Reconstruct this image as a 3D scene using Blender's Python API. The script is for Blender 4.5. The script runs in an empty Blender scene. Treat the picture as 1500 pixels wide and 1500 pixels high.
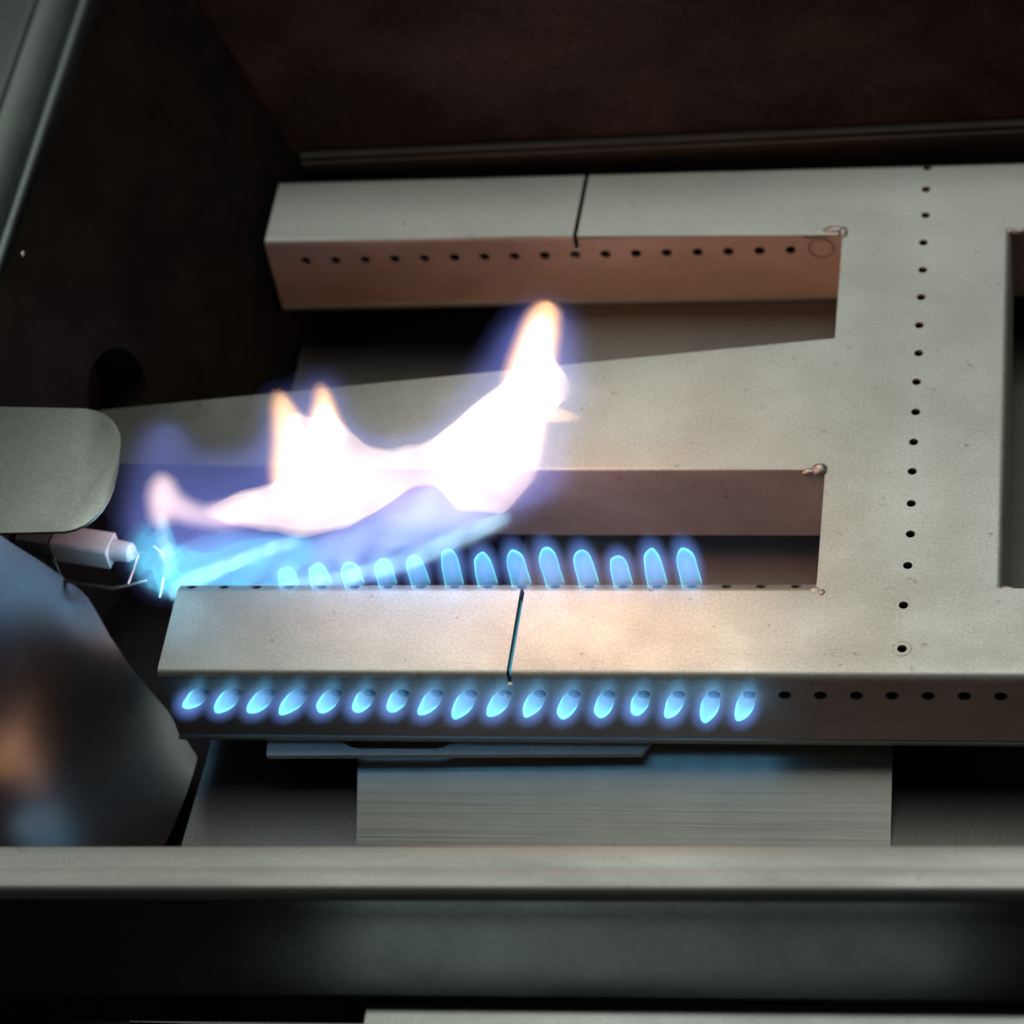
import bpy, bmesh, math, random
import numpy as np
from mathutils import Vector, Matrix, noise

random.seed(7)
sc = bpy.context.scene
COL = sc.collection
MM = 0.001                                   # everything below is written in millimetres

# ------------------------------------------------------------------ camera
cam_d = bpy.data.cameras.new('camera')
cam = bpy.data.objects.new('camera', cam_d)
COL.objects.link(cam)
sc.camera = cam
cam_d.sensor_width = 36.0
cam_d.lens = 4495.0 / 1500.0 * 36.0
cam_d.clip_start = 0.05
cam_d.clip_end = 20.0
cp, cyw, crl = math.radians(47.35), math.radians(16.21), math.radians(-12.41)
_r = Vector((1, 0, 0)); _u = Vector((0, math.sin(cp), math.cos(cp))); _w = Vector((0, math.cos(cp), -math.sin(cp)))
r2 = math.cos(crl) * _r + math.sin(crl) * _u
u2 = -math.sin(crl) * _r + math.cos(crl) * _u
Z = Matrix.Rotation(cyw, 3, 'Z')
R, U, Wd = Z @ r2, Z @ u2, Z @ _w
CAM = Vector((343.2, -675.8, 852.9))
cam.matrix_world = Matrix(((R.x, U.x, -Wd.x, CAM.x * MM), (R.y, U.y, -Wd.y, CAM.y * MM), (R.z, U.z, -Wd.z, CAM.z * MM), (0, 0, 0, 1)))
cam_d.dof.use_dof = True
cam_d.dof.focus_distance = 1.10
cam_d.dof.aperture_fstop = 9.0

# ------------------------------------------------------------------ world, lamps, exposure
world = bpy.data.worlds.new('World')
sc.world = world
world.use_nodes = True
bg = world.node_tree.nodes['Background']
bg.inputs[0].default_value = (0.80, 0.90, 0.86, 1)
bg.inputs[1].default_value = 0.012

def area_lamp(name, loc, target, sx, sy, watts, color):
    l = bpy.data.lights.new(name, 'AREA')
    l.shape = 'RECTANGLE'; l.size = sx; l.size_y = sy; l.energy = watts; l.color = color
    o = bpy.data.objects.new(name, l)
    COL.objects.link(o)
    o.location = Vector(loc)
    o.rotation_euler = (Vector(target) - Vector(loc)).to_track_quat('-Z', 'Y').to_euler()
    return o

area_lamp('ceiling_light', (0.24, 0.70, 2.0), (0.18, 0.15, 0.0), 1.5, 1.1, 22.5, (0.94, 1.0, 0.94))
area_lamp('panel_reflection_lamp', (0.000, -0.85, 0.02), (0.14, -0.14, 0.035), 0.105, 0.11, 0.030, (0.86, 1.0, 0.95))  # two added, unseen lamps; their mirror images make the front panel's pale patches
area_lamp('panel_reflection_lamp', (0.168, -0.85, 0.02), (0.25, -0.14, 0.035), 0.230, 0.11, 0.046, (0.90, 1.0, 0.94))

sc.view_settings.view_transform = 'Standard'
sc.view_settings.look = 'None'
sc.view_settings.exposure = 0.0
sc.view_settings.gamma = 1.0
sc.cycles.use_denoising = True
sc.cycles.max_bounces = 10
sc.cycles.diffuse_bounces = 3
sc.cycles.glossy_bounces = 5
sc.cycles.transparent_max_bounces = 64
sc.cycles.volume_bounces = 0
sc.cycles.sample_clamp_indirect = 4.0

# ------------------------------------------------------------------ materials
def nodes_of(name):
    m = bpy.data.materials.new(name); m.use_nodes = True
    nt = m.node_tree; nt.nodes.clear()
    return m, nt, nt.nodes, nt.links

def metal(name, base, stain, rough, metallic=1.0, aniso=0.0, scale=(25, 25, 25), grain=0.05, grain_scale=(900, 900, 900), stain_amt=0.5, tang='Z', spec=0.5, bump=0.12, specks=0.0, blot=0.0, soot_and_shade=None):
    m, nt, N, L = nodes_of(name)
    out = N.new('ShaderNodeOutputMaterial'); b = N.new('ShaderNodeBsdfPrincipled')
    L.new(b.outputs[0], out.inputs[0])
    tc = N.new('ShaderNodeTexCoord')
    mp = N.new('ShaderNodeMapping'); mp.inputs['Scale'].default_value = scale; L.new(tc.outputs['Object'], mp.inputs[0])
    n1 = N.new('ShaderNodeTexNoise'); n1.inputs['Scale'].default_value = 1.0; n1.inputs['Detail'].default_value = 6; n1.inputs['Roughness'].default_value = 0.6
    L.new(mp.outputs[0], n1.inputs['Vector'])
    cr = N.new('ShaderNodeValToRGB'); cr.color_ramp.elements[0].position = 0.38; cr.color_ramp.elements[1].position = 0.68
    cr.color_ramp.elements[0].color = (*stain, 1); cr.color_ramp.elements[1].color = (*base, 1)
    L.new(n1.outputs[0], cr.inputs[0])
    mix = N.new('ShaderNodeMix'); mix.data_type = 'RGBA'; mix.inputs[0].default_value = stain_amt
    mix.inputs[6].default_value = (*base, 1); L.new(cr.outputs[0], mix.inputs[7])
    # fine specks of the sheet
    mp2 = N.new('ShaderNodeMapping'); mp2.inputs['Scale'].default_value = grain_scale; L.new(tc.outputs['Object'], mp2.inputs[0])
    n2 = N.new('ShaderNodeTexNoise'); n2.inputs['Scale'].default_value = 1.0; n2.inputs['Detail'].default_value = 3
    L.new(mp2.outputs[0], n2.inputs['Vector'])
    mr = N.new('ShaderNodeMapRange'); mr.inputs[1].default_value = 0.3; mr.inputs[2].default_value = 0.7
    mr.inputs[3].default_value = 1.0 - grain * 2.2; mr.inputs[4].default_value = 1.0 + grain * 2.2
    L.new(n2.outputs[0], mr.inputs[0])
    mul = N.new('ShaderNodeMix'); mul.data_type = 'RGBA'; mul.blend_type = 'MULTIPLY'; mul.inputs[0].default_value = 1.0
    L.new(mix.outputs[2], mul.inputs[6]); L.new(mr.outputs[0], mul.inputs[7])
    col = mul.outputs[2]
    if specks > 0:                                   # scattered specks and spatter
        n3 = N.new('ShaderNodeTexNoise'); n3.inputs['Scale'].default_value = 230; n3.inputs['Detail'].default_value = 2; L.new(tc.outputs['Object'], n3.inputs['Vector'])
        r3 = N.new('ShaderNodeMapRange'); r3.inputs[1].default_value = 0.70; r3.inputs[2].default_value = 0.76; r3.inputs[3].default_value = 1.0; r3.inputs[4].default_value = 1.0 - specks
        L.new(n3.outputs[0], r3.inputs[0])
        m3 = N.new('ShaderNodeMix'); m3.data_type = 'RGBA'; m3.blend_type = 'MULTIPLY'; m3.inputs[0].default_value = 1.0
        L.new(col, m3.inputs[6]); L.new(r3.outputs[0], m3.inputs[7]); col = m3.outputs[2]
    if blot > 0:                                     # broad smudges
        n4 = N.new('ShaderNodeTexNoise'); n4.inputs['Scale'].default_value = 9; n4.inputs['Detail'].default_value = 5; n4.inputs['Distortion'].default_value = 0.6; L.new(tc.outputs['Object'], n4.inputs['Vector'])
        r4 = N.new('ShaderNodeMapRange'); r4.inputs[1].default_value = 0.35; r4.inputs[2].default_value = 0.62; r4.inputs[3].default_value = 1.0 - blot; r4.inputs[4].default_value = 1.0
        L.new(n4.outputs[0], r4.inputs[0])
        m4 = N.new('ShaderNodeMix'); m4.data_type = 'RGBA'; m4.blend_type = 'MULTIPLY'; m4.inputs[0].default_value = 1.0
        L.new(col, m4.inputs[6]); L.new(r4.outputs[0], m4.inputs[7]); col = m4.outputs[2]
    if soot_and_shade:                                         # shade of the left end painted into the colour, deepest round the igniter
        sub_ = N.new('ShaderNodeVectorMath'); sub_.operation = 'SUBTRACT'; sub_.inputs[1].default_value = soot_and_shade[0]; L.new(tc.outputs['Object'], sub_.inputs[0])
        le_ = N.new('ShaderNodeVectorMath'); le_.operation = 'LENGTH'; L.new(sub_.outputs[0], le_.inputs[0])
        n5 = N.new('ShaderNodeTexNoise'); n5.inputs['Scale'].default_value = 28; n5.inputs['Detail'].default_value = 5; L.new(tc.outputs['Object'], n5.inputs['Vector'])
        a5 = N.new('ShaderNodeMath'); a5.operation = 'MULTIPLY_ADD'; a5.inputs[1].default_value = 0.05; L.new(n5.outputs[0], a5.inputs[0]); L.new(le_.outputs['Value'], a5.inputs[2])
        r5 = N.new('ShaderNodeMapRange'); r5.interpolation_type = 'SMOOTHSTEP'; r5.inputs[1].default_value = soot_and_shade[1]; r5.inputs[2].default_value = soot_and_shade[2]; r5.inputs[3].default_value = soot_and_shade[3]; r5.inputs[4].default_value = 1.0
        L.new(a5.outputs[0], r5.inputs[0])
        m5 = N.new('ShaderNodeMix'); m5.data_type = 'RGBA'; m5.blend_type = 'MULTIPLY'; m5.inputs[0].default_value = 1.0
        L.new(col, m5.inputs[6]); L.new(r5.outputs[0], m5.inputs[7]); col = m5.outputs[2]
    L.new(col, b.inputs['Base Color'])
    b.inputs['Specular IOR Level'].default_value = spec
    b.inputs['Metallic'].default_value = metallic
    rr = N.new('ShaderNodeMapRange'); rr.inputs[1].default_value = 0.3; rr.inputs[2].default_value = 0.7
    rr.inputs[3].default_value = min(1, rough + 0.07); rr.inputs[4].default_value = max(0.02, rough - 0.05)
    L.new(n1.outputs[0], rr.inputs[0]); L.new(rr.outputs[0], b.inputs['Roughness'])
    b.inputs['Anisotropic'].default_value = aniso
    if aniso > 0:
        t = N.new('ShaderNodeTangent'); t.direction_type = 'RADIAL'; t.axis = tang
        L.new(t.outputs[0], b.inputs['Tangent'])
    bp = N.new('ShaderNodeBump'); bp.inputs['Strength'].default_value = bump; bp.inputs['Distance'].default_value = 0.0002
    L.new(n2.outputs[0], bp.inputs['Height']); L.new(bp.outputs[0], b.inputs['Normal'])
    return m

M_PLATE = metal('stainless_sheet', (0.525, 0.535, 0.50), (0.45, 0.44, 0.40), 0.58, stain_amt=0.4, specks=0.28, blot=0.08, soot_and_shade=((-0.245, -0.034, 0.06), 0.04, 0.22, 0.12))
M_TINT = metal('heat_tinted_side', (0.74, 0.58, 0.51), (0.56, 0.42, 0.35), 0.60, metallic=0.2, stain_amt=0.7, scale=(18, 60, 45), specks=0.3, blot=0.28, soot_and_shade=((-0.245, -0.034, 0.06), 0.08, 0.27, 0.10))
M_WELD = metal('weld_metal', (0.50, 0.46, 0.42), (0.36, 0.30, 0.26), 0.55, scale=(220, 220, 220), stain_amt=0.6)
M_WALL = metal('sooty_enamel', (0.014, 0.012, 0.011), (0.004, 0.0036, 0.0036), 0.55, metallic=0.0, scale=(30, 30, 30), grain=0.22, stain_amt=0.9, spec=0.12, specks=0.5)
M_BACK = metal('rusty_enamel', (0.062, 0.047, 0.042), (0.024, 0.019, 0.018), 0.55, metallic=0.0, scale=(16, 16, 22), grain=0.25, stain_amt=1.0, spec=0.12, specks=0.6)
M_SOOT = metal('soot_and_shade', (0.012, 0.012, 0.012), (0.006, 0.006, 0.006), 0.8, metallic=0.0)
M_PAN = metal('dull_grey_pan', (0.20, 0.20, 0.185), (0.15, 0.15, 0.14), 0.8, metallic=0.25, scale=(18, 18, 18), grain=0.06)
M_FLOOR = metal('smoked_steel_floor', (0.12, 0.11, 0.105), (0.075, 0.068, 0.066), 0.40, scale=(18, 40, 18), grain=0.09)
M_TRAY = metal('brushed_steel', (0.42, 0.41, 0.375), (0.32, 0.31, 0.28), 0.33, scale=(7, 1400, 7), grain=0.03, grain_scale=(70, 4200, 900), bump=0.01, blot=0.2, stain_amt=0.08)
M_RAIL = metal('polished_rail_steel', (0.40, 0.40, 0.37), (0.32, 0.32, 0.295), 0.58, scale=(10, 60, 60), grain=0.04, blot=0.12, specks=0.15)
M_LOW = metal('lower_panel_steel', (0.42, 0.43, 0.41), (0.35, 0.36, 0.34), 0.5, scale=(14, 14, 14), grain=0.04)
M_BAFFLE = metal('glossy_soot_brown', (0.020, 0.013, 0.010), (0.010, 0.007, 0.006), 0.22, metallic=0.0, scale=(20, 20, 20), grain=0.10, spec=0.40, bump=0.015)
M_PANEL = metal('front_panel_steel', (0.12, 0.13, 0.12), (0.09, 0.10, 0.092), 0.13, scale=(14, 14, 14), grain=0.06, bump=0.03, blot=0.18)
M_RIM = metal('side_rim_steel', (0.25, 0.285, 0.265), (0.19, 0.22, 0.205), 0.40, scale=(40, 14, 14), grain=0.05)
M_SHIELD = metal('satin_shield_steel', (0.26, 0.28, 0.255), (0.215, 0.23, 0.21), 0.48, scale=(30, 30, 30), grain=0.05)
M_STRIP = metal('pale_strip_steel', (0.62, 0.60, 0.60), (0.5, 0.48, 0.48), 0.55, scale=(40, 40, 40), grain=0.05, metallic=0.5, specks=0.4)
M_WIRE = metal('bright_wire', (0.70, 0.70, 0.68), (0.50, 0.48, 0.46), 0.25)
M_LIP = metal('dark_lip_steel', (0.12, 0.112, 0.105), (0.08, 0.075, 0.07), 0.55, grain=0.08)
M_CERAMIC = metal('pink_white_ceramic', (0.80, 0.66, 0.64), (0.68, 0.54, 0.52), 0.55, metallic=0.0, scale=(120, 120, 120), grain=0.04)

def glow(name, color, eps):
    """a volume that gives off light evenly (gas flame); brightness then follows the depth of flame looked through"""
    m, nt, N, L = nodes_of(name)
    out = N.new('ShaderNodeOutputMaterial'); e = N.new('ShaderNodeEmission')
    e.inputs[0].default_value = (*color, 1); e.inputs[1].default_value = eps
    L.new(e.outputs[0], out.inputs['Volume'])
    return m

def soft_glow(name, color, eps, power=1.6):
    """the same, thinning out towards the outside of a rounded flame (object space, unit ball)"""
    m, nt, N, L = nodes_of(name)
    out = N.new('ShaderNodeOutputMaterial'); e = N.new('ShaderNodeEmission')
    e.inputs[0].default_value = (*color, 1)
    tc = N.new('ShaderNodeTexCoord')
    ln = N.new('ShaderNodeVectorMath'); ln.operation = 'LENGTH'; L.new(tc.outputs['Object'], ln.inputs[0])
    sub = N.new('ShaderNodeMath'); sub.operation = 'SUBTRACT'; sub.use_clamp = True; sub.inputs[0].default_value = 1.0
    L.new(ln.outputs['Value'], sub.inputs[1])
    pw = N.new('ShaderNodeMath'); pw.operation = 'POWER'; pw.inputs[1].default_value = power; L.new(sub.outputs[0], pw.inputs[0])
    ml = N.new('ShaderNodeMath'); ml.operation = 'MULTIPLY'; ml.inputs[1].default_value = eps; L.new(pw.outputs[0], ml.inputs[0])
    L.new(ml.outputs[0], e.inputs[1])
    L.new(e.outputs[0], out.inputs['Volume'])
    return m

# ------------------------------------------------------------------ helpers
def thing(name, label, cat, loc=(0, 0, 0), group=None):
    o = bpy.data.objects.new(name, None)
    o.empty_display_size = 0.01
    COL.objects.link(o)
    o.location = Vector(loc) * MM
    o['label'] = label; o['category'] = cat
    if group: o['group'] = group
    return o

def link_mesh(name, me, mat, parent=None):
    o = bpy.data.objects.new(name, me)
    COL.objects.link(o)
    if mat and not me.materials: me.materials.append(mat)
    if parent: o.parent = parent
    return o

def obj_bm(name, bm, mat, parent=None, smooth=None):
    """bm in world millimetres -> mesh object under its parent"""
    off = parent.location if parent else Vector((0, 0, 0))
    bmesh.ops.recalc_face_normals(bm, faces=bm.faces)
    for v in bm.verts: v.co = v.co * MM - off
    me = bpy.data.meshes.new(name)
    bm.to_mesh(me); bm.free()
    if smooth is not None:
        me.polygons.foreach_set('use_smooth', [True] * len(me.polygons))
        me.set_sharp_from_angle(angle=math.radians(smooth))
    return link_mesh(name, me, mat, parent)

def bm_new(): return bmesh.new()

def box(bm, a, b):
    (x0, y0, z0), (x1, y1, z1) = a, b
    vs = [bm.verts.new(p) for p in ((x0, y0, z0), (x1, y0, z0), (x1, y1, z0), (x0, y1, z0), (x0, y0, z1), (x1, y0, z1), (x1, y1, z1), (x0, y1, z1))]
    for f in ((3, 2, 1, 0), (4, 5, 6, 7), (0, 1, 5, 4), (1, 2, 6, 5), (2, 3, 7, 6), (3, 0, 4, 7)):
        bm.faces.new([vs[i] for i in f])
    return vs

def prism(bm, pts, vec):
    """closed polygon (3-D points) swept along vec"""
    vec = Vector(vec)
    a = [bm.verts.new(Vector(p)) for p in pts]
    b = [bm.verts.new(Vector(p) + vec) for p in pts]
    n = len(pts)
    bm.faces.new(a[::-1]); bm.faces.new(b)
    for i in range(n):
        bm.faces.new((a[i], a[(i + 1) % n], b[(i + 1) % n], b[i]))
    return a + b

def cyl(bm, p, axis, r, h, seg=20, r2=None):
    axis = Vector(axis).normalized()
    q = axis.to_track_quat('Z', 'Y')
    r2 = r if r2 is None else r2
    a = [bm.verts.new(Vector(p) + q @ Vector((r * math.cos(t), r * math.sin(t), 0))) for t in [2 * math.pi * i / seg for i in range(seg)]]
    b = [bm.verts.new(Vector(p) + q @ Vector((r2 * math.cos(t), r2 * math.sin(t), h))) for t in [2 * math.pi * i / seg for i in range(seg)]]
    bm.faces.new(a[::-1]); bm.faces.new(b)
    for i in range(seg):
        bm.faces.new((a[i], a[(i + 1) % seg], b[(i + 1) % seg], b[i]))

def tube(bm, pts, r, seg=8):
    pts = [Vector(p) for p in pts]
    rings = []
    for i, p in enumerate(pts):
        d = (pts[min(i + 1, len(pts) - 1)] - pts[max(i - 1, 0)]).normalized()
        q = d.to_track_quat('Z', 'Y')
        rings.append([bm.verts.new(p + q @ Vector((r * math.cos(2 * math.pi * k / seg), r * math.sin(2 * math.pi * k / seg), 0))) for k in range(seg)])
    for a, b in zip(rings, rings[1:]):
        for k in range(seg):
            bm.faces.new((a[k], a[(k + 1) % seg], b[(k + 1) % seg], b[k]))
    bm.faces.new(rings[0][::-1]); bm.faces.new(rings[-1])

def ring(bm, c, axis, R0, r, seg=40, sub=6, arc=(0, 2 * math.pi)):
    q = Vector(axis).normalized().to_track_quat('Z', 'Y')
    full = abs(arc[1] - arc[0] - 2 * math.pi) < 1e-6
    rings = []
    for i in range(seg + (0 if full else 1)):
        t = arc[0] + (arc[1] - arc[0]) * i / seg
        rings.append([bm.verts.new(Vector(c) + q @ Vector(((R0 + r * math.cos(s)) * math.cos(t), (R0 + r * math.cos(s)) * math.sin(t), r * math.sin(s)))) for s in [2 * math.pi * k / sub for k in range(sub)]])
    pairs = list(zip(rings, rings[1:] + rings[:1])) if full else list(zip(rings, rings[1:]))
    for a, b in pairs:
        for k in range(sub):
            bm.faces.new((a[k], b[k], b[(k + 1) % sub], a[(k + 1) % sub]))
    if not full:
        bm.faces.new(rings[0]); bm.faces.new(rings[-1][::-1])

def lump(bm, c, size, seed, sub=3, amp=0.22):
    g = bmesh.ops.create_icosphere(bm, subdivisions=sub, radius=1.0)
    for v in g['verts']:
        n = noise.noise(v.co * 1.7 + Vector((seed * 3.1, seed * 1.7, 0)))
        v.co = v.co * (1 + amp * n)
        v.co = Vector((v.co.x * size[0] + c[0], v.co.y * size[1] + c[1], v.co.z * size[2] + c[2]))

def cut(o, bm_cut, solver='EXACT', self_=False, mat=None):
    """subtract the shape in bm_cut (world mm) from mesh object o"""
    off = o.parent.location if o.parent else Vector((0, 0, 0))
    bmesh.ops.recalc_face_normals(bm_cut, faces=bm_cut.faces)
    for v in bm_cut.verts: v.co = v.co * MM - off
    me = bpy.data.meshes.new('cutter'); bm_cut.to_mesh(me); bm_cut.free()
    c = bpy.data.objects.new('cutter', me); COL.objects.link(c)
    c.parent = o.parent
    md = o.modifiers.new('cut', 'BOOLEAN'); md.operation = 'DIFFERENCE'; md.solver = solver; md.object = c
    if mat:
        me.materials.append(mat); md.material_mode = 'TRANSFER'
    if solver == 'EXACT': md.use_self = self_
    bpy.context.view_layer.update()
    dg = bpy.context.evaluated_depsgraph_get()
    new = bpy.data.meshes.new_from_object(o.evaluated_get(dg))
    o.modifiers.clear()
    new.name = o.data.name
    o.data = new
    bpy.data.objects.remove(c)

def skewed(bm, k=0.0187, x0=157.0):
    for v in bm.verts: v.co.y += k * (v.co.x - x0)

# ================================================================== the grill's firebox
grill = thing('grill_firebox', 'dark steel grill firebox with a pale front rail around the burner', 'grill', (150, 80, -60))

bm = bm_new(); prism(bm, [(-1.5, -112, -61.5), (4.5, 6, -61.5), (4.5, 330, -61.5), (460, 330, -61.5), (460, -112, -61.5)], (0, 0, 1.5))
obj_bm('floor_pan', bm, M_FLOOR, grill)
bm = bm_new(); box(bm, (-160, -112, -80), (460, 330, -78)); obj_bm('outer_bottom', bm, M_WALL, grill)
# back wall, a few degrees out of square, and its folded lip
bm = bm_new(); prism(bm, [(-30, 288, -60), (470, 297, -60), (470, 303, -60), (-30, 294, -60)], (0, 6, 158))
obj_bm('back_wall', bm, M_BACK, grill)
bm = bm_new()
prof = [(0.5, -2.2), (-2.3, -2.2), (-2.8, -2.4), (-3.0, -2.9), (-3.0, -5.4), (-3.5, -5.6), (-3.7, -6.0), (-3.7, -11.5), (-3.2, -12), (0.5, -12)]
def lipY(x): return 287.4 + 9 * (x + 30) / 500 + 0.5
a = [(5, lipY(5) + p[0], p[1] - 0.6) for p in prof]
prism(bm, a, (455, lipY(460) - lipY(5), 2.4))
obj_bm('back_lip', bm, M_LIP, grill, smooth=40)
# side wall (inner liner) with the round opening the venturi passes through
nw = Vector((0.91422, -0.30344, 0.26855)).normalized()
A0 = Vector((-76, 55, 0))
def on_side(y, z): return Vector((A0.x - (nw.y * (y - A0.y) + nw.z * (z - A0.z)) / nw.x, y, z))
bm = bm_new()
prism(bm, [on_side(62, -60), on_side(287, -60), on_side(289.5, 82), on_side(253, 118), on_side(137, 73.2), on_side(80, 54), on_side(62, 40)], -2.0 * nw)
side = obj_bm('side_wall', bm, M_WALL, grill)
bm = bm_new(); hc = on_side(145, 0.0)
cyl(bm, hc - 8 * nw, nw, 17.5, 16, 48); cut(side, bm)
bm = bm_new(); cyl(bm, hc - 26 * nw, nw, 18.6, 24, 48); hole_cup = obj_bm('added_hole_cup', bm, M_WALL, grill, smooth=40)  # closed cup added behind the opening so that it stays dark
bm = bm_new(); cyl(bm, hc - 25 * nw, nw, 17.4, 30, 48); cut(hole_cup, bm)
bm = bm_new(); box(bm, (-112, -120, -60), (-108, 330, 56)); obj_bm('outer_wall', bm, M_WALL, grill)
# side rim
bm = bm_new()
pr = [(-80, 57.0), (-80.5, 59.0), (-82, 60.4), (-84, 61.0), (-86, 60.4), (-87.4, 59.0), (-88.5, 57.6), (-90.2, 57.0), (-104, 56.6), (-105.2, 57.2), (-106.4, 58.6), (-109, 58.8), (-140, 58.8), (-140, 50), (-80, 50)]
prism(bm, [(x, -117, z) for x, z in pr], (0, 470, 0))
obj_bm('side_rim', bm, M_RIM, grill, smooth=40)
bm = bm_new(); lump(bm, (-66.4, 148, 74.0), (0.9, 1.5, 0.9), 4); obj_bm('weld_bead', bm, M_WELD, grill, smooth=60)
# sloping heat-tinted baffle low on the left
def baf_z(x, y):
    a = max(0, -x)
    return -60 + 0.088 * a + 0.0094 * a * a + 0.2344 * (y - 5) + 0.0042 * (y - 5) ** 2 - 0.00918 * a * (y - 5) + 0.00018141 * a * a * (y - 5)
edge = [(-110, 48), (-67.9, 51.5), (-57.1, 54.2), (-50.5, 54.5), (-44.4, 54.2), (-40.5, 50.3), (-36.2, 44.9), (-28.6, 37.2), (-13.3, 24.0), (0.9, 6.4)]
def baf_y(x):
    for (x0, y0), (x1, y1) in zip(edge, edge[1:]):
        if x0 <= x <= x1: return y0 + (y1 - y0) * (x - x0) / (x1 - x0)
bm = bm_new(); XS = [-106 + 2.5 * i for i in range(43)] + [0.9]
def seam_x(y): return min(0.9, -4.7 + (y + 34.7) * 0.137)
grids = []
for dz in (0.0, -1.2):
    rows = []
    for x in XS:
        y1 = baf_y(x); r = []
        for k in range(25):
            y = -100 + (y1 + 100) * k / 24
            xx = min(x, seam_x(y)) if x > -12 else x
            r.append(bm.verts.new((xx, y, baf_z(xx, y) + dz)))
        rows.append(r)
    for a, b in zip(rows, rows[1:]):
        for k in range(24): bm.faces.new((a[k], b[k], b[k + 1], a[k + 1]))
    grids.append(rows)
def strip_side(p, q):
    for k in range(len(p) - 1): bm.faces.new((p[k], p[k + 1], q[k + 1], q[k]))
strip_side(grids[0][0], grids[1][0]); strip_side(grids[0][-1], grids[1][-1])
strip_side([r[0] for r in grids[0]], [r[0] for r in grids[1]]); strip_side([r[-1] for r in grids[0]], [r[-1] for r in grids[1]])
bmesh.ops.remove_doubles(bm, verts=bm.verts, dist=0.001)
obj_bm('side_baffle', bm, M_BAFFLE, grill, smooth=35)
# front rail: inner face, top, rounded nose; then the front panel below it
bm = bm_new()
rail = [(-117.0, -20), (-117.0, 59.4), (-117.2, 59.8), (-117.8, 60.0), (-125.0, 60.0), (-125.4, 59.92), (-125.8, 60.0), (-132.2, 60.0), (-133.2, 59.7), (-134.0, 58.9), (-134.3, 57.8), (-134.4, 46), (-131, 46), (-121, 46), (-120, -20)]
prism(bm, [(-150, y, z) for y, z in rail], (640, 0, 0)); skewed(bm)
obj_bm('front_rail', bm, M_RAIL, grill, smooth=40)
bm = bm_new()
pan = [(-134.6, 54.5), (-137.0, 50.0), (-151.2, 25.4), (-151.5, 24.6), (-150.5, 24.0), (-146, 24.0), (-132, 46)]
prism(bm, [(-150, y, z) for y, z in pan], (640, 0, 0)); skewed(bm)
obj_bm('front_panel', bm, M_PANEL, grill, smooth=30)
bm = bm_new()
low = [(-146, 18.9), (-163, 18.2), (-164.4, 17.6), (-165.2, 16.2), (-173, -13), (-169, -15), (-146, 15)]
prism(bm, [(107, y, z) for y, z in low], (383, 0, 0)); skewed(bm)
obj_bm('lower_panel', bm, M_LOW, grill, smooth=30)
bm = bm_new(); box(bm, (-150, -140, -10), (490, -137, 24)); skewed(bm); obj_bm('panel_backing', bm, M_WALL, grill)

# pan plate lying on the floor, seen between burner and rail
tray = thing('drip_tray_plate', 'brushed steel plate sloping down between the burner and the front rail', 'tray', (165, -10, -60))
bm = bm_new()
prism(bm, [(67.0, 6, -45.5), (70.0, -36, -61.1), (267.3, -36, -61.1), (267.4, 6, -45.5)], (0, 0, -1.6))
tb = obj_bm('brushed_plate', bm, M_TRAY, tray)
pan_t = thing('burner_pan', 'dull grey pan lying under the burner, seen through its slots', 'pan', (270, 130, -60))
bm = bm_new(); prism(bm, [(117, 45, -57.5), (300, 45, -57.5), (300, 262, -44), (117, 262, -44)], (0, 0, -2.0))
obj_bm('pan_sheet', bm, M_PAN, pan_t)
# support strip under the front arm with its rounded notch
strip = thing('support_strip', 'narrow pale metal strip with a rounded notch tucked under the lower burner arm', 'bracket', (105, 5, -47))
bm = bm_new()
out = [(34.4, -6.4), (176.4, -4.0), (181, 5), (181, 14), (32.4, 14)]
prism(bm, [(x, y, -41) for x, y in out], (0, 0, -2))
sp = obj_bm('strip_plate', bm, M_STRIP, strip)
bm = bm_new()
nt_ = [(60, 16), (60, 2.4), (63, 0.0), (66, -2.0), (69.5, -2.7), (98.5, -2.5), (101.5, -1.9), (105, 0.3), (107.5, 2.4), (107.5, 16)]
prism(bm, [(x, y, -39.5) for x, y in nt_], (0, 0, -10)); cut(sp, bm)
bm = bm_new(); box(bm, (34, 8.5, -60), (176, 12.5, -43.02)); obj_bm('strip_web', bm, M_WALL, strip)

# ================================================================== the burner
burner = thing('gas_burner', 'pale stainless sheet burner with two drilled arms, a middle tube and a cross plate', 'burner', (200, 134, -60))
T = 1.2
bm = bm_new()
outl = [(0, 0), (440, 0), (440, 268), (0, 268), (0, 229.4), (241, 229.4), (241, 168), (-80, 132), (-80, 106), (-21, 104.2), (130, 99.8), (241, 98.9), (241, 45.1), (0, 45.1)]
vs = prism(bm, [(x, y, -37.6) for x, y in outl], (0, 0, 37.6))
bm.edges.ensure_lookup_table()
def top_edge(e, p, q):
    s = {(round(v.co.x, 1), round(v.co.y, 1)) for v in e.verts}
    return s == {p, q} and all(v.co.z > -0.1 for v in e.verts)
big = [e for e in bm.edges if any(top_edge(e, p, q) for p, q in (((0, 0), (440, 0)), ((0, 229.4), (241, 229.4)), ((0, 268), (440, 268))))]
bmesh.ops.bevel(bm, geom=big, offset=3.1, segments=5, profile=0.5, affect='EDGES')
small = [e for e in bm.edges if any(top_edge(e, p, q) for p, q in (((241, 98.9), (130, 99.8)), ((130, 99.8), (-21, 104.2)), ((-21, 104.2), (-80, 106)), ((241, 168), (-80, 132))))]
bmesh.ops.bevel(bm, geom=small, offset=1.0, segments=3, profile=0.5, affect='EDGES')
body = obj_bm('burner_body', bm, M_PLATE, burner)
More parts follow.
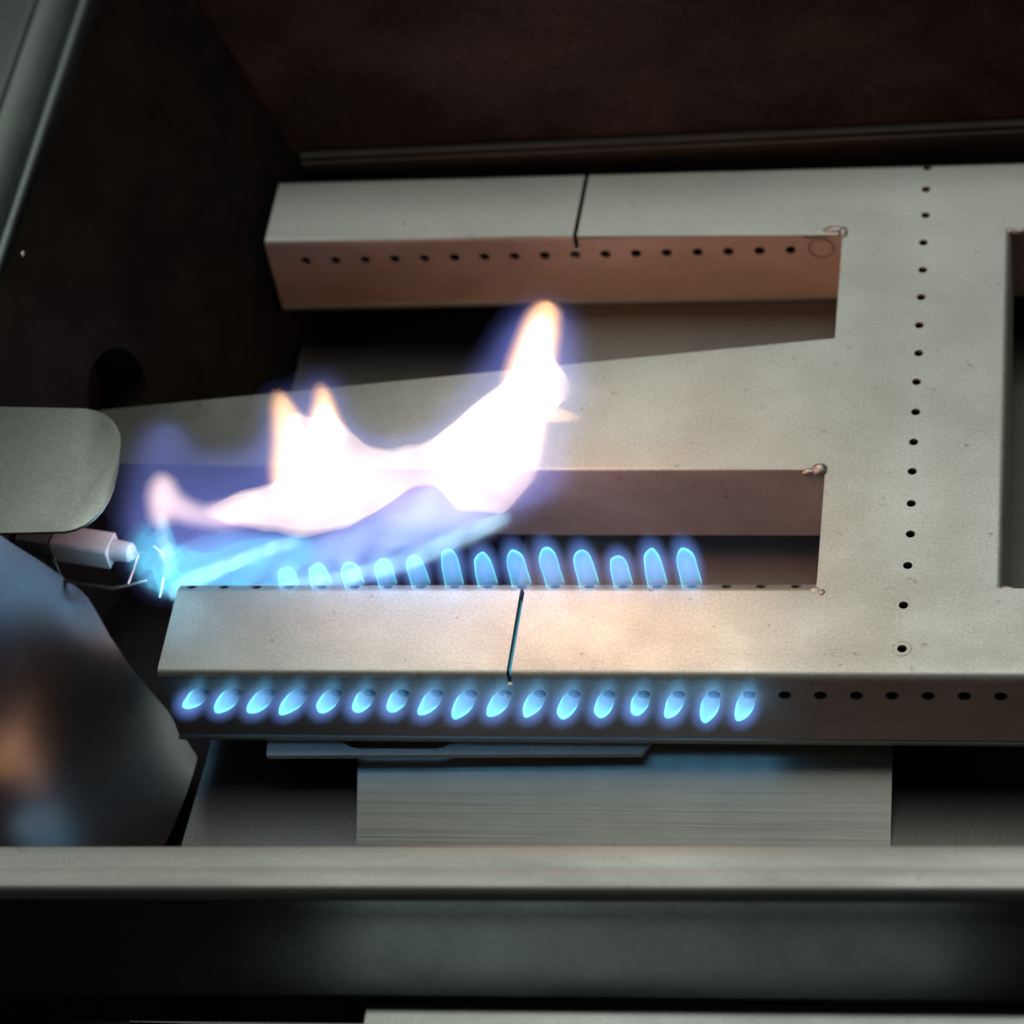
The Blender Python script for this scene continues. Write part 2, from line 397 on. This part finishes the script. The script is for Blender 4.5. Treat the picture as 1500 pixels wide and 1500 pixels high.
# hollow inside
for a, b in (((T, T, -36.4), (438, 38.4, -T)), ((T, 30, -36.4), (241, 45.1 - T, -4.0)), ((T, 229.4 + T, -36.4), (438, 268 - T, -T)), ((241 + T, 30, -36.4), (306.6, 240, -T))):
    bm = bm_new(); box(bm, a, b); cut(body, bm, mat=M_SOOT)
# slot on the right with its turned-down edge
bm = bm_new()
arc = [(305 + 3 * math.cos(t), -3 + 3 * math.sin(t)) for t in [math.pi / 2 * i / 5 for i in range(6)]]
prism(bm, [(308, 40.6, -50)] + [(x, 40.6, z) for x, z in arc] + [(305, 40.6, 5), (410, 40.6, 5), (410, 40.6, -50)], (0, 187, 0)); cut(body, bm)
# sloping fold along the back of the lower arm
bm = bm_new()
prism(bm, [(-2, 39.3, 0.01), (-2, 40.2, -0.15), (-2, 41.2, -0.55), (-2, 44.0, -2.0), (-2, 44.8, -2.7), (-2, 45.12, -3.6), (-2, 50, -3.6), (-2, 50, 5), (-2, 39.3, 5)], (242.9, 0, 0)); cut(body, bm)
# gas ports and saw cuts
HOLES_Y = [265.1, 252.0, 236.7, 220.8, 205.2, 189.9, 174.4, 159.2, 143.9, 128.1, 112.6, 97.7, 81.7, 66.7, 51.6, 32.9, 12.8]
FRONT = [15.3 + 12.7 * i for i in range(32)]
BACK = [195.2 - 12.7 * i for i in range(-3, 16)]
UPPER = [15.9 + 12.7 * i for i in range(17)]
bm = bm_new()
for i, y in enumerate(HOLES_Y): cyl(bm, (273.7 + random.uniform(-.3, .3) - (0.9 if i > 14 else 0), y, -3), (0, 0, 1), 1.75, 6, 18)
cut(body, bm)
bm = bm_new()
for x in FRONT: cyl(bm, (x, -2, -10.7), (0, 1, 0), 2.25, 6, 20)
for x in UPPER: cyl(bm, (x, 227, -10.7), (0, 1, 0), 2.05, 6, 20)
for x in BACK: cyl(bm, (x, 43.0 + 1.8, -1.7 + 3.6), (0, -0.45, -0.9), 1.9, 8, 20)
cut(body, bm)
bm = bm_new()
prism(bm, [(131.2, -3, -5.5), (132.9, -3, -5.5), (133.6, 50, -5.5), (131.8, 50, -5.5)], (0, 0, 9))
prism(bm, [(130.5, 226, -8.0), (132.3, 226, -8.0), (133.9, 275, -8.0), (132.0, 275, -8.0)], (0, 0, 12))
cut(body, bm)
me = body.data
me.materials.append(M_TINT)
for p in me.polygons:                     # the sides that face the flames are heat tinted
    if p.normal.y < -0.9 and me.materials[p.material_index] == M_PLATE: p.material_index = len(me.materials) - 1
me.polygons.foreach_set('use_smooth', [True] * len(me.polygons))
me.set_sharp_from_angle(angle=math.radians(32))
# folded seam along the foot of each arm
for (x0, x1, y) in ((0, 440, 0), (0.5, 240.5, 229.4), (0.5, 240.5, 99.4)):
    bm = bm_new()
    yy = [(y - 0.05, -36.4), (y - 0.7, -36.6), (y - 1.0, -37.2), (y - 1.0, -38.6), (y - 0.6, -39.1), (y + 3, -39.1), (y + 3, -37.7), (y - 0.05, -37.7)]
    if y == 99.4: continue
    prism(bm, [(x0, a, b) for a, b in yy], (x1 - x0, 0, 0))
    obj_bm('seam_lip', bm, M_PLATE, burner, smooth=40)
# bright burred rims round the unlit ports
def rim_mesh(name, R0, axis):
    bm = bmesh.new(); ring(bm, (0, 0, 0), axis, R0, 0.2, 16, 4)
    bmesh.ops.recalc_face_normals(bm, faces=bm.faces)
    for v in bm.verts: v.co *= MM
    me = bpy.data.meshes.new(name); bm.to_mesh(me); bm.free()
    me.polygons.foreach_set('use_smooth', [True] * len(me.polygons)); me.materials.append(M_WELD)
    return me
RIM_A = rim_mesh('port_rim', 2.12, (0, 1, 0)); RIM_B = rim_mesh('port_rim', 2.32, (0, 1, 0))
for x in UPPER: link_mesh('port_rim', RIM_A, None, burner).location = Vector((x, 229.38, -10.7)) * MM - burner.location
for x in FRONT[17:25]: link_mesh('port_rim', RIM_B, None, burner).location = Vector((x, -0.02, -10.7)) * MM - burner.location
# weld beads in the slot corners
for k, blobs in enumerate((
    [((237.6, 229.4, -0.6), (4.6, 2.0, 1.9)), ((230, 228.9, -1.6), (6.4, 1.7, 2.0)), ((241.2, 227.6, -0.1), (1.9, 3.0, 1.7))],
    [((239.0, 98.6, 0.2), (2.9, 2.6, 2.3)), ((234.8, 98.4, -0.8), (2.6, 1.5, 1.5))],
    [((240.4, 40.2, -0.8), (2.2, 1.8, 1.1)), ((243, 39.0, -0.3), (1.5, 1.5, 0.8))],
    [((310, 227.2, -1.8), (4.6, 1.4, 1.8)), ((307.0, 227.6, -0.8), (1.6, 1.8, 1.0))],
    [((309.0, 41.2, -1.6), (3.8, 1.5, 1.6)), ((306.6, 41.0, -1.0), (1.5, 1.5, 1.0))])):
    bm = bm_new()
    for j, (c, s) in enumerate(blobs): lump(bm, c, s, k * 5 + j)
    obj_bm('weld_bead', bm, M_WELD, burner, smooth=70)
# the blanked-off port at the end of the upper arm, and the scribed ring round one plate hole
bm = bm_new(); cyl(bm, (231.6, 229.45, -9.8), (0, -1, 0), 5.2, 0.35, 40); ring(bm, (231.6, 229.1, -9.8), (0, -1, 0), 5.0, 0.28)
cyl(bm, (231.6, 229.1, -9.8), (0, -1, 0), 3.8, 0.22, 32, 2.6)
pl = obj_bm('port_plug', bm, M_WELD, burner, smooth=40); pl['label'] = 'round plugged port at the right end of the upper arm'
bm = bm_new(); cyl(bm, (231.6, 226, -9.6), (0, 1, 0), 0.5, 4, 12); cut(pl, bm)
bm = bm_new(); ring(bm, (272.8, 12.8, 0.0), (0, 0, 1), 3.3, 0.16, arc=(1.0, 5.2)); ring(bm, (272.8, 12.8, 0.0), (0, 0, 1), 3.3, 0.16, arc=(-0.7, 0.6))
obj_bm('scribed_ring', bm, M_WELD, burner, smooth=40)

# ================================================================== the igniter
ign = thing('igniter', 'electrode igniter with pink ceramic tip under a rounded grey shield plate', 'igniter', (-60, 80, 0))
bm = bm_new()
sh = [(-104, 95.8), (-36.3, 92.6), (-31.4, 91.6), (-27.5, 89.6), (-24.1, 86.6), (-21.5, 82.8), (-19.4, 78.6), (-18.0, 74.0), (-17.0, 63), (-16.6, 51.7), (-17.1, 46.2), (-18.4, 41.6), (-20.5, 37.4), (-23.3, 33.9), (-26.7, 31.8), (-30.4, 30.6), (-55.3, 30.1), (-104, 29.4)]
prism(bm, [(x, y, 45) for x, y in sh][::-1], (0, 0, -1.4))
es = [e for e in bm.edges if abs(e.verts[0].co.z - e.verts[1].co.z) < 1e-4]
bmesh.ops.bevel(bm, geom=es, offset=0.3, segments=2, profile=0.5, affect='EDGES')
obj_bm('shield_plate', bm, M_SHIELD, ign, smooth=40)
ax = Vector((1, -0.17, -0.02)).normalized(); sd = Vector((0.17, 1, 0)).normalized(); upv = ax.cross(sd)
c0 = Vector((-54, 65.6, -1.0))
def axp(t, s, u): return c0 + ax * t + sd * s + upv * u
bm = bm_new()
prism(bm, [axp(0, s, u) for s, u in ((-5.6, -5.0), (5.6, -5.0), (5.6, 3.8), (4.5, 5.0), (-4.5, 5.0), (-5.6, 3.8))], ax * 24)
es = list(bm.edges); bmesh.ops.bevel(bm, geom=es, offset=0.45, segments=2, profile=0.5, affect='EDGES')
cer = obj_bm('ceramic_body', bm, M_CERAMIC, ign, smooth=40)
bm = bm_new()
for t0, t1, ra, rb in ((23.8, 31.4, 4.3, 3.8), (31.4, 32.6, 3.8, 2.8)): cyl(bm, axp(t0, 0, 0.2), ax, ra, t1 - t0, 28, rb)
obj_bm('ceramic_tip', bm, M_CERAMIC, ign, smooth=40)
bm = bm_new(); tube(bm, [axp(32, 0, 0), axp(38, 0.5, 1), axp(42, 1, 5), axp(45, 0, 3), axp(46, -1, -2)], 0.55); obj_bm('electrode_rod', bm, M_WIRE, ign, smooth=60)
# strap that holds the ceramic, open at the front
bm = bm_new()
st = [(-5.8, 5.2), (5.8, 5.2), (5.8, -5.2), (-5.8, -5.2), (-5.8, -4.4), (5.0, -4.4), (5.0, 4.7), (-5.0, 4.7), (-5.0, -2.0), (-5.8, -2.0)]
prism(bm, [axp(-14, s * 0.95, u * 0.95) for s, u in st], ax * 13)
obj_bm('strap', bm, M_WELD, ign)
bm = bm_new(); prism(bm, [(-104, 56, 43.5), (-60, 56, 43.5), (-62, 56, 41.5), (-72, 56, 4), (-70, 56, -3), (-104, 56, -3)], (0, 12, 0)); obj_bm('mounting_arm', bm, M_LIP, ign)
bm = bm_new()
tube(bm, [(-64, 60.8, -4.4), (-56.5, 58.8, -5.5), (-54.2, 59.6, -5.0), (-53.2, 61.5, -2)], 0.65)
tube(bm, [(-54.4, 59.4, -5.2), (-51.6, 54.6, -10), (-51.2, 54.0, -10.4)], 0.45)
tube(bm, [(-51.2, 54.0, -10.4), (-42, 51.6, -10.2), (-30, 49.4, -10), (-24.3, 50.8, -10), (-17.0, 53.5, -10)], 0.75)
tube(bm, [(-22.4, 66, -8), (-23.4, 58, -9.4), (-24.5, 50.8, -10.3)], 0.5)
tube(bm, [(-10.4, 54, -9), (-10.8, 49, -11), (-11.2, 46.5, -12)], 0.5)
obj_bm('wire_guard', bm, M_WIRE, ign, smooth=60)

# ================================================================== flames
# ---- the big lazy flame: a stack of soft sheets standing in the lower slot, leaning back as it rises
WHITE=[(11.7,20.3),(20.2,23.4),(28.6,25.9),(38.2,28.4),(42.3,33.0),(44.1,39.2),(46.2,47.6),(48.1,55.4),(50.4,58.2),(54.3,57.0),(57.8,55.9),(60.6,60.8),(63.1,64.1),(65.9,63.5),(67.3,59.1),(68.7,54.6),(72.8,51.0),(78.6,46.5),(86.0,44.4),(93.8,44.6),(101.7,46.8),(108.8,52.2),(116.0,59.3),(121.5,63.3),(128.4,68.1),(134.0,74.0),(137.9,82.0),(142.0,89.9),(145.9,94.6),(149.9,95.0),(150.8,89.7),(149.8,81.8),(150.0,77.0),(153.9,73.7),(154.8,70.2),(150.7,67.0),(146.6,63.6),(144.7,57.6),(143.3,50.7),(141.0,41.1),(138.2,34.2),(132.8,28.6),(127.0,23.0),(124.1,23.8),(117.1,25.9),(109.7,28.8),(104.1,35.3),(101.9,38.1),(95.4,37.6),(88.6,34.3),(80.1,29.0),(70.2,23.4),(59.0,18.5),(48.1,16.0),(37.7,16.9),(27.4,18.4),(18.2,19.4)]
PINK=[(-7.2,31.1),(-4.4,36.2),(-0.8,38.5),(1.0,35.0),(3.0,28.7),(12.1,22.9),(22.9,23.7),(33.9,26.5),(32.6,17.8),(16.7,18.2),(6.5,20.9),(-1.0,23.8),(-4.5,19.5),(-7.4,21.0)]
TONGUE1=[(41.5,39.2),(44.2,53.3),(44.8,62.2),(47.9,68.7),(49.8,64.3),(53.6,58.7),(51.9,47.6),(43.0,30.7),(41.4,32.1)]
TONGUE2=[(57.6,53.1),(61.4,64.7),(65.2,75.0),(66.9,66.8),(68.5,57.1),(69.0,51.6)]
TONGUE3=[(132.8,74.0),(138.1,86.0),(143.0,95.2),(147.6,100.9),(151.6,101.8),(153.7,98.6),(152.3,89.7),(149.7,79.1),(142.7,73.9)]
LICK=[(143.7,59.8),(148.1,58.6),(157.0,55.3),(147.5,52.9),(143.0,52.7)]
MANTLE=[(-18.9,16.7),(-13.9,34.0),(-6.9,45.9),(0.9,52.4),(5.8,47.5),(11.0,39.5),(28.1,39.4),(40.4,47.7),(44.6,64.4),(49.1,69.8),(55.9,67.5),(65.4,76.1),(71.2,66.8),(73.4,55.1),(84.0,48.6),(99.6,49.9),(112.5,62.1),(126.7,75.5),(135.8,90.0),(143.1,99.9),(150.8,103.4),(157.7,99.6),(158.2,84.3),(160.0,68.2),(155.5,57.5),(150.3,38.2),(138.8,25.7),(127.6,16.4),(112.7,10.2),(93.6,3.1),(71.7,-3.6),(49.9,-7.7),(28.0,-10.6),(3.4,-13.0),(-11.5,-12.3),(-19.4,-3.4),(-20.8,7.9)]
CYAN=[(-19.2,9.3),(-12.4,17.2),(-3.6,16.6),(-1.6,8.4),(9.2,5.4),(23.5,11.2),(37.4,14.6),(48.0,14.9),(55.0,9.0),(49.5,-1.2),(34.0,-7.0),(14.9,-8.5),(3.5,-12.4),(-7.4,-12.7),(-15.8,-6.4)]
STREAK1=[(-6.0,-12.4),(15.1,-7.6),(39.5,-5.9),(61.4,-1.8),(86.3,7.4),(103.0,16.0),(116.7,22.2),(128.5,24.9),(128.9,21.5),(116.0,16.5),(102.3,10.3),(87.0,3.1),(63.3,-6.5),(38.9,-9.4),(14.6,-10.6)]
STREAK2=[(-7.8,-7.0),(5.8,1.3),(20.4,8.3),(37.3,14.0),(48.1,15.7),(48.2,12.8),(36.6,10.0),(20.9,3.6),(7.7,-3.4),(-5.6,-10.0)]
STREAK3=[(-5.3,18.1),(-0.8,31.0),(-2.0,18.0),(-0.6,7.8),(-5.9,-4.0),(-6.5,7.8)]
SHEET=[(-17.9,7.9),(-1.2,7.8),(18.8,15.0),(53.4,15.7),(80.9,25.3),(102.5,32.5),(117.3,27.3),(127.6,23.3),(113.1,13.7),(88.5,4.5),(61.2,-3.0),(33.8,-7.9),(0.8,-12.4),(-14.0,-7.0)]
PINKVEIL=[(75.8,26.2),(89.9,34.6),(103.3,39.2),(112.6,30.7),(125.7,23.0),(116.0,16.5),(100.3,14.6),(82.3,16.7)]
LAV=[(55.6,13.4),(81.0,26.1),(100.4,35.9),(107.2,28.8),(124.5,23.0),(113.4,15.9),(88.9,7.4),(66.9,0.2),(51.3,1.7)]

GX = np.arange(-60.0, 200.0, 0.9); GZ = np.arange(-50.0, 140.0, 0.9)
XX, ZZ = np.meshgrid(GX, GZ, indexing='ij')

def mask(poly):
    inside = np.zeros(XX.shape, bool)
    n = len(poly)
    for i in range(n):
        (x0, z0), (x1, z1) = poly[i], poly[(i + 1) % n]
        c = (z0 > ZZ) != (z1 > ZZ)
        with np.errstate(divide='ignore', invalid='ignore'):
            xi = (x1 - x0) * (ZZ - z0) / (z1 - z0) + x0
        inside ^= c & (XX < xi)
    return inside.astype(float)

def blur(a, s):
    k = np.arange(-int(4 * s / 0.9) - 1, int(4 * s / 0.9) + 2) * 0.9
    w = np.exp(-0.5 * (k / s) ** 2); w /= w.sum()
    a = np.apply_along_axis(lambda v: np.convolve(v, w, 'same'), 0, a)
    return np.apply_along_axis(lambda v: np.convolve(v, w, 'same'), 1, a)

def ripples(seed, ang, freq, n=14):
    rs = np.random.RandomState(seed)
    out = np.zeros(XX.shape)
    for i in range(n):
        t = math.radians(ang) + rs.normal(0, 0.35)
        f = freq * 2 ** rs.uniform(-1, 1.2)
        out += np.sin((XX * -math.sin(t) + ZZ * math.cos(t)) * f + rs.uniform(0, 6.28) + 0.8 * np.sin(XX * 0.07 + i)) / n ** 0.5
    return out

def sheet(name, T, mat, parent, dy=0.0, seed=1):
    """closed lens-like body, T mm thick at each (x, z), round a gently waving middle surface"""
    EPS = 0.03
    T = np.where(T > 0.25, T, 0)
    act = T > 0
    cell = act[:-1, :-1] | act[1:, :-1] | act[:-1, 1:] | act[1:, 1:]
    mid = 50 + 0.3 * (ZZ + 10) + dy + 2.2 * np.sin(XX * 0.06 + seed) + 1.6 * np.sin(ZZ * 0.11 + XX * 0.03 + 2 * seed)
    off = parent.location
    used = np.zeros(XX.shape, bool)
    used[:-1, :-1] |= cell; used[1:, :-1] |= cell; used[:-1, 1:] |= cell; used[1:, 1:] |= cell
    fi = -np.ones(XX.shape, int); bi = -np.ones(XX.shape, int)
    n = used.sum(); fi[used] = np.arange(n)
    bi[used] = fi[used]
    na = act.sum(); bi[act] = n + np.arange(na)
    front = np.stack([XX[used], (mid - T / 2)[used], ZZ[used]], 1)
    back = np.stack([XX[act], (mid + T / 2)[act], ZZ[act]], 1)
    co = np.concatenate([front, back]) * MM - np.array(off)[None]
    i, j = np.nonzero(cell)
    def tris(ix): return np.concatenate([np.stack([ix[i, j], ix[i + 1, j], ix[i + 1, j + 1]], 1), np.stack([ix[i, j], ix[i + 1, j + 1], ix[i, j + 1]], 1)])
    t1 = tris(fi); t2 = tris(bi)
    keep = ~(t1 == t2).all(1)
    faces = np.concatenate([t1[keep], t2[keep][:, ::-1]])
    m = bpy.data.meshes.new(name)
    m.from_pydata(co.tolist(), [], faces.tolist()); m.update()
    m.materials.append(mat)
    o = bpy.data.objects.new(name, m); COL.objects.link(o); o.parent = parent
    return o

big = thing('large_flame', 'large white and orange flame with blue base blowing rightward from the igniter', 'flame', (0, 50, -14))
Tm = blur(mask(MANTLE), 4.2)
sheet('blue_mantle', 20 * Tm * (0.85 + 0.15 * ripples(3, 20, 0.15)), glow('flame_blue', (0.22, 0.27, 0.86), 26.0), big, 2.0, 1)
Tc = blur(mask(CYAN), 2.2) * np.clip(0.68 + 0.42 * ripples(5, 25, 0.36) + 0.30 * ripples(6, 70, 0.8) * np.exp(-((XX + 8) / 9) ** 2), 0.05, 2)
Tc = Tc + 0.75 * np.exp(-((XX + 7) / 8.0) ** 2 - ((ZZ - 3) / 10.0) ** 2) * np.clip(0.7 + 0.6 * ripples(21, 100, 0.7), 0, 2)
sheet('cyan_base', 11 * Tc, glow('flame_cyan', (0.07, 0.62, 0.78), 60.0), big, -3.0, 2)
Tl = blur(mask(LAV), 3.5) * (0.8 + 0.25 * ripples(8, 22, 0.3))
sheet('lavender_veil', 9 * Tl, glow('flame_lavender', (0.55, 0.58, 1.0), 48.0), big, -2.0, 3)
sheet('blue_sheet', 8 * blur(mask(SHEET), 2.0) * np.clip(0.85 + 0.28 * ripples(13, 22, 0.3), 0.05, 2), glow('flame_sheet', (0.15, 0.46, 0.78), 48.0), big, -4.0, 7)
Ts = np.maximum.reduce([blur(mask(STREAK1), 1.4), 1.1 * blur(mask(STREAK2), 1.2), 0.8 * blur(mask(STREAK3), 1.3)])
sheet('pale_streaks', 5 * Ts * (0.8 + 0.3 * ripples(9, 25, 0.5)), glow('flame_pale', (0.42, 0.80, 0.92), 130.0), big, -5.0, 4)
sheet('pink_veil', 6 * blur(mask(PINKVEIL), 3.2), glow('flame_pink_veil', (1.0, 0.74, 0.92), 42.0), big, -1.0, 8)
Tp = blur(mask(PINK), 2.2)
sheet('pink_curl', 5 * Tp, glow('flame_pink', (1.0, 0.72, 0.62), 230.0), big, 0.0, 5)
Tt = np.maximum.reduce([blur(mask(TONGUE1), 1.9), blur(mask(TONGUE2), 1.8)])
M_ORANGE = glow('flame_orange', (1.0, 0.50, 0.14), 210.0)
sheet('orange_tongue', 8 * Tt, M_ORANGE, big, 0.5, 6)
sheet('orange_tongue', 9 * blur(mask(TONGUE3), 1.7), M_ORANGE, big, 0.5, 6)
sheet('orange_lick', 4 * blur(mask(LICK), 1.1), glow('flame_lick', (1.0, 0.55, 0.25), 170.0), big, 6.0, 6)
mw = mask(WHITE)
Tw = (0.70 * blur(mw, 1.2) + 0.30 * blur(mw, 2.8)) * np.clip(1 + 0.16 * ripples(11, 35, 0.22), 0.5, 1.5)
sheet('white_core', 18 * Tw, glow('flame_white', (1.0, 0.74, 0.55), 68.0), big, 0.0, 6)

fl = bpy.data.lights.new('flame_glow', 'POINT'); fl.energy = 0.33; fl.color = (1.0, 0.47, 0.23); fl.shadow_soft_size = 0.036
flo = bpy.data.objects.new('flame_glow', fl); COL.objects.link(flo); flo.parent = big
flo.location = Vector((150, 86, 100)) * MM - big.location

fb = bpy.data.lights.new('flame_base_glow', 'POINT'); fb.energy = 0.026; fb.color = (0.35, 0.72, 1.0); fb.shadow_soft_size = 0.015
fbo = bpy.data.objects.new('flame_base_glow', fb); COL.objects.link(fbo); fbo.parent = big
fbo.location = Vector((-6, 46, 14)) * MM - big.location

# ---- small port flames
M_CONE = glow('cone_cyan', (0.10, 0.62, 0.68), 600.0)
M_HALO = soft_glow('halo_violet', (0.17, 0.33, 0.92), 165.0, 1.4)
M_PLUME = soft_glow('plume_blue', (0.10, 0.40, 0.70), 48.0, 1.3)

def cone_mesh(name, prof, wall, w0, seed=0):
    """hollow thimble of flame: outer skin and inner skin, open at the port; local +Z is the jet, millimetres"""
    seg = 28
    bm = bmesh.new()
    L = prof[-1][1]
    outer = prof
    inner = [(max(r - wall * (w0 + (1 - w0) * z / L), 0.0), z - 1.6 * wall * (z / L)) for r, z in prof]
    def skin(pr):
        rings = []
        for r, z in pr[:-1]:
            rings.append([bm.verts.new((r * math.cos(2 * math.pi * k / seg), r * math.sin(2 * math.pi * k / seg), z)) for k in range(seg)])
        tip = bm.verts.new((0, 0, pr[-1][1]))
        for a, b in zip(rings, rings[1:]):
            for k in range(seg): bm.faces.new((a[k], a[(k + 1) % seg], b[(k + 1) % seg], b[k]))
        for k in range(seg): bm.faces.new((rings[-1][k], rings[-1][(k + 1) % seg], tip))
        return rings[0]
    a = skin(outer); b = skin(inner)
    for k in range(seg): bm.faces.new((a[k], b[k], b[(k + 1) % seg], a[(k + 1) % seg]))
    bmesh.ops.recalc_face_normals(bm, faces=bm.faces)
    for v in bm.verts:                       # each flame wavers a little differently
        f = max(0.0, v.co.z / L) ** 1.4
        n = noise.noise_vector(Vector((v.co.x * 0.22, v.co.y * 0.22, v.co.z * 0.16)) + Vector((seed * 7.3, seed * 3.1, seed)))
        b = Vector((math.sin(seed * 2.1), math.cos(seed * 1.3), 0)) * 0.8
        v.co += (n * 1.0 + b * 0.35) * f
        v.co *= MM
    me = bpy.data.meshes.new(name); bm.to_mesh(me); bm.free()
    me.polygons.foreach_set('use_smooth', [True] * len(me.polygons))
    return me

def dome(r0, r1, L, n=14, pw=3.2):
    out = []
    for i in range(n + 1):
        t = i / n
        z = L * math.sin(t * math.pi / 2) ** 1.0
        r = r1 * max(0.0, 1 - (z / L) ** pw) ** 0.5
        r = r * (r0 / r1 + (1 - r0 / r1) * min(1, z / (0.35 * L)))
        out.append((r, z))
    out[-1] = (0.0, L)
    return out

ME_BACK = [cone_mesh('flame_cone', dome(3.9, 3.8, 13.5, pw=4.6 + 0.4 * k), 0.27, 0.7, 1 + k) for k in range(5)]
ME_FRONT = [cone_mesh('flame_cone', dome(2.35, 3.3, 10.2, pw=2.6 + 0.25 * k), 0.66, 0.02, 11 + k) for k in range(6)]
for me in ME_BACK + ME_FRONT: me.materials.append(M_CONE)
bm = bmesh.new(); bmesh.ops.create_uvsphere(bm, u_segments=24, v_segments=14, radius=1.0)
ME_HALO = bpy.data.meshes.new('flame_halo'); bm.to_mesh(ME_HALO); bm.free()
ME_PLUME = ME_HALO.copy()
ME_HALO.materials.append(M_HALO); ME_PLUME.materials.append(M_PLUME)

def port_flame(label, group, loc, jet, me, scale, halos):
    t = thing('port_flame', label, 'flame', loc, group)
    c = bpy.data.objects.new('inner_cone', me); COL.objects.link(c); c.parent = t
    c.rotation_euler = Vector(jet).to_track_quat('Z', 'Y').to_euler(); c.scale = (scale[0], scale[0], scale[1])
    for name, m, ctr, size, ax_ in halos:
        h = bpy.data.objects.new(name, m); COL.objects.link(h); h.parent = t
        h.location = Vector(ctr) * MM; h.scale = Vector(size) * MM
        h.rotation_euler = Vector(ax_).to_track_quat('Z', 'Y').to_euler()
    return t

ORD = ['first', 'second', 'third', 'fourth', 'fifth', 'sixth', 'seventh', 'eighth', 'ninth', 'tenth', 'eleventh', 'twelfth', 'thirteenth', 'fourteenth', 'fifteenth', 'sixteenth', 'seventeenth']
nB = 13
HB = [0.55, 0.66, 0.72, 0.82, 0.92, 1.12, 0.98, 1.08, 1.16, 1.06, 0.90, 1.08, 1.12]
for i in range(nB):
    x = 195.2 - 12.7 * (nB - 1 - i)
    h = HB[i]; lean = random.uniform(-0.22, -0.06)
    jet = Vector((lean, 0.42, 0.90)).normalized()
    if i == nB - 1: lab = 'upright blue flame at the right end of the row behind the lower arm'
    elif i == 0: lab = 'faint blue flame at the left end of the row behind the lower arm'
    else: lab = ORD[nB - 1 - i] + ' upright blue flame from the right in the row behind the lower arm'
    halos = [('outer_halo', ME_HALO, jet * 7.6 * h, (7.6, 7.6, 12.8 * h), jet)]
    port_flame(lab, 'upright blue flames along the back of the lower arm', (x, 43.4, -1.2), jet, ME_BACK[i * 3 % 5], (0.95 + random.uniform(-.06, .06), h), halos)

nF = 17
for i in range(nF):
    x = FRONT[i]; k = i / (nF - 1)
    jet = Vector((-0.70 + 0.42 * k + random.uniform(-.05, .05), -0.74 - 0.2 * k, -0.10)).normalized()
    h = random.uniform(0.86, 1.14) * (1.12 if i == nF - 1 else 1.0)
    if i == nF - 1: lab = 'blue flame at the right end of the row on the lower arm front face'
    elif i == 0: lab = 'blue flame at the left end of the row on the lower arm front face'
    elif i < 8: lab = ORD[i] + ' blue flame from the left in the row on the lower arm front face'
    elif i == 9: lab = 'blue flame on the lower arm front face, just below the saw cut'
    else: lab = ORD[nF - 1 - i] + ' blue flame from the right in the row on the lower arm front face'
    halos = [('outer_halo', ME_HALO, jet * 6.2, (7.6, 6.8, 9.2 * h), jet),
             ('rising_plume', ME_PLUME, Vector((0.5, -4.0, 6.5)), (5.2, 4.4, 9.0), (0.25, 0.0, 1))]
    port_flame(lab, 'small blue flames along the front of the lower arm', (x, -0.3, -10.7), jet, ME_FRONT[(i * 5 + i // 6) % 6], (1.0, h), halos)

# glowing strip added for the blue light caught inside the lower arm's saw cut
bm = bm_new(); prism(bm, [(131.6, 3.0, -4.6), (132.6, 3.0, -4.6), (133.3, 36.5, -4.6), (132.2, 36.5, -4.6)], (0, 0, 4.0))
o = obj_bm('slit_glow', bm, glow('slit_blue', (0.14, 0.58, 0.80), 120.0))
o['label'] = 'thin strip of added blue glow inside the saw cut of the lower arm'; o['category'] = 'flame'
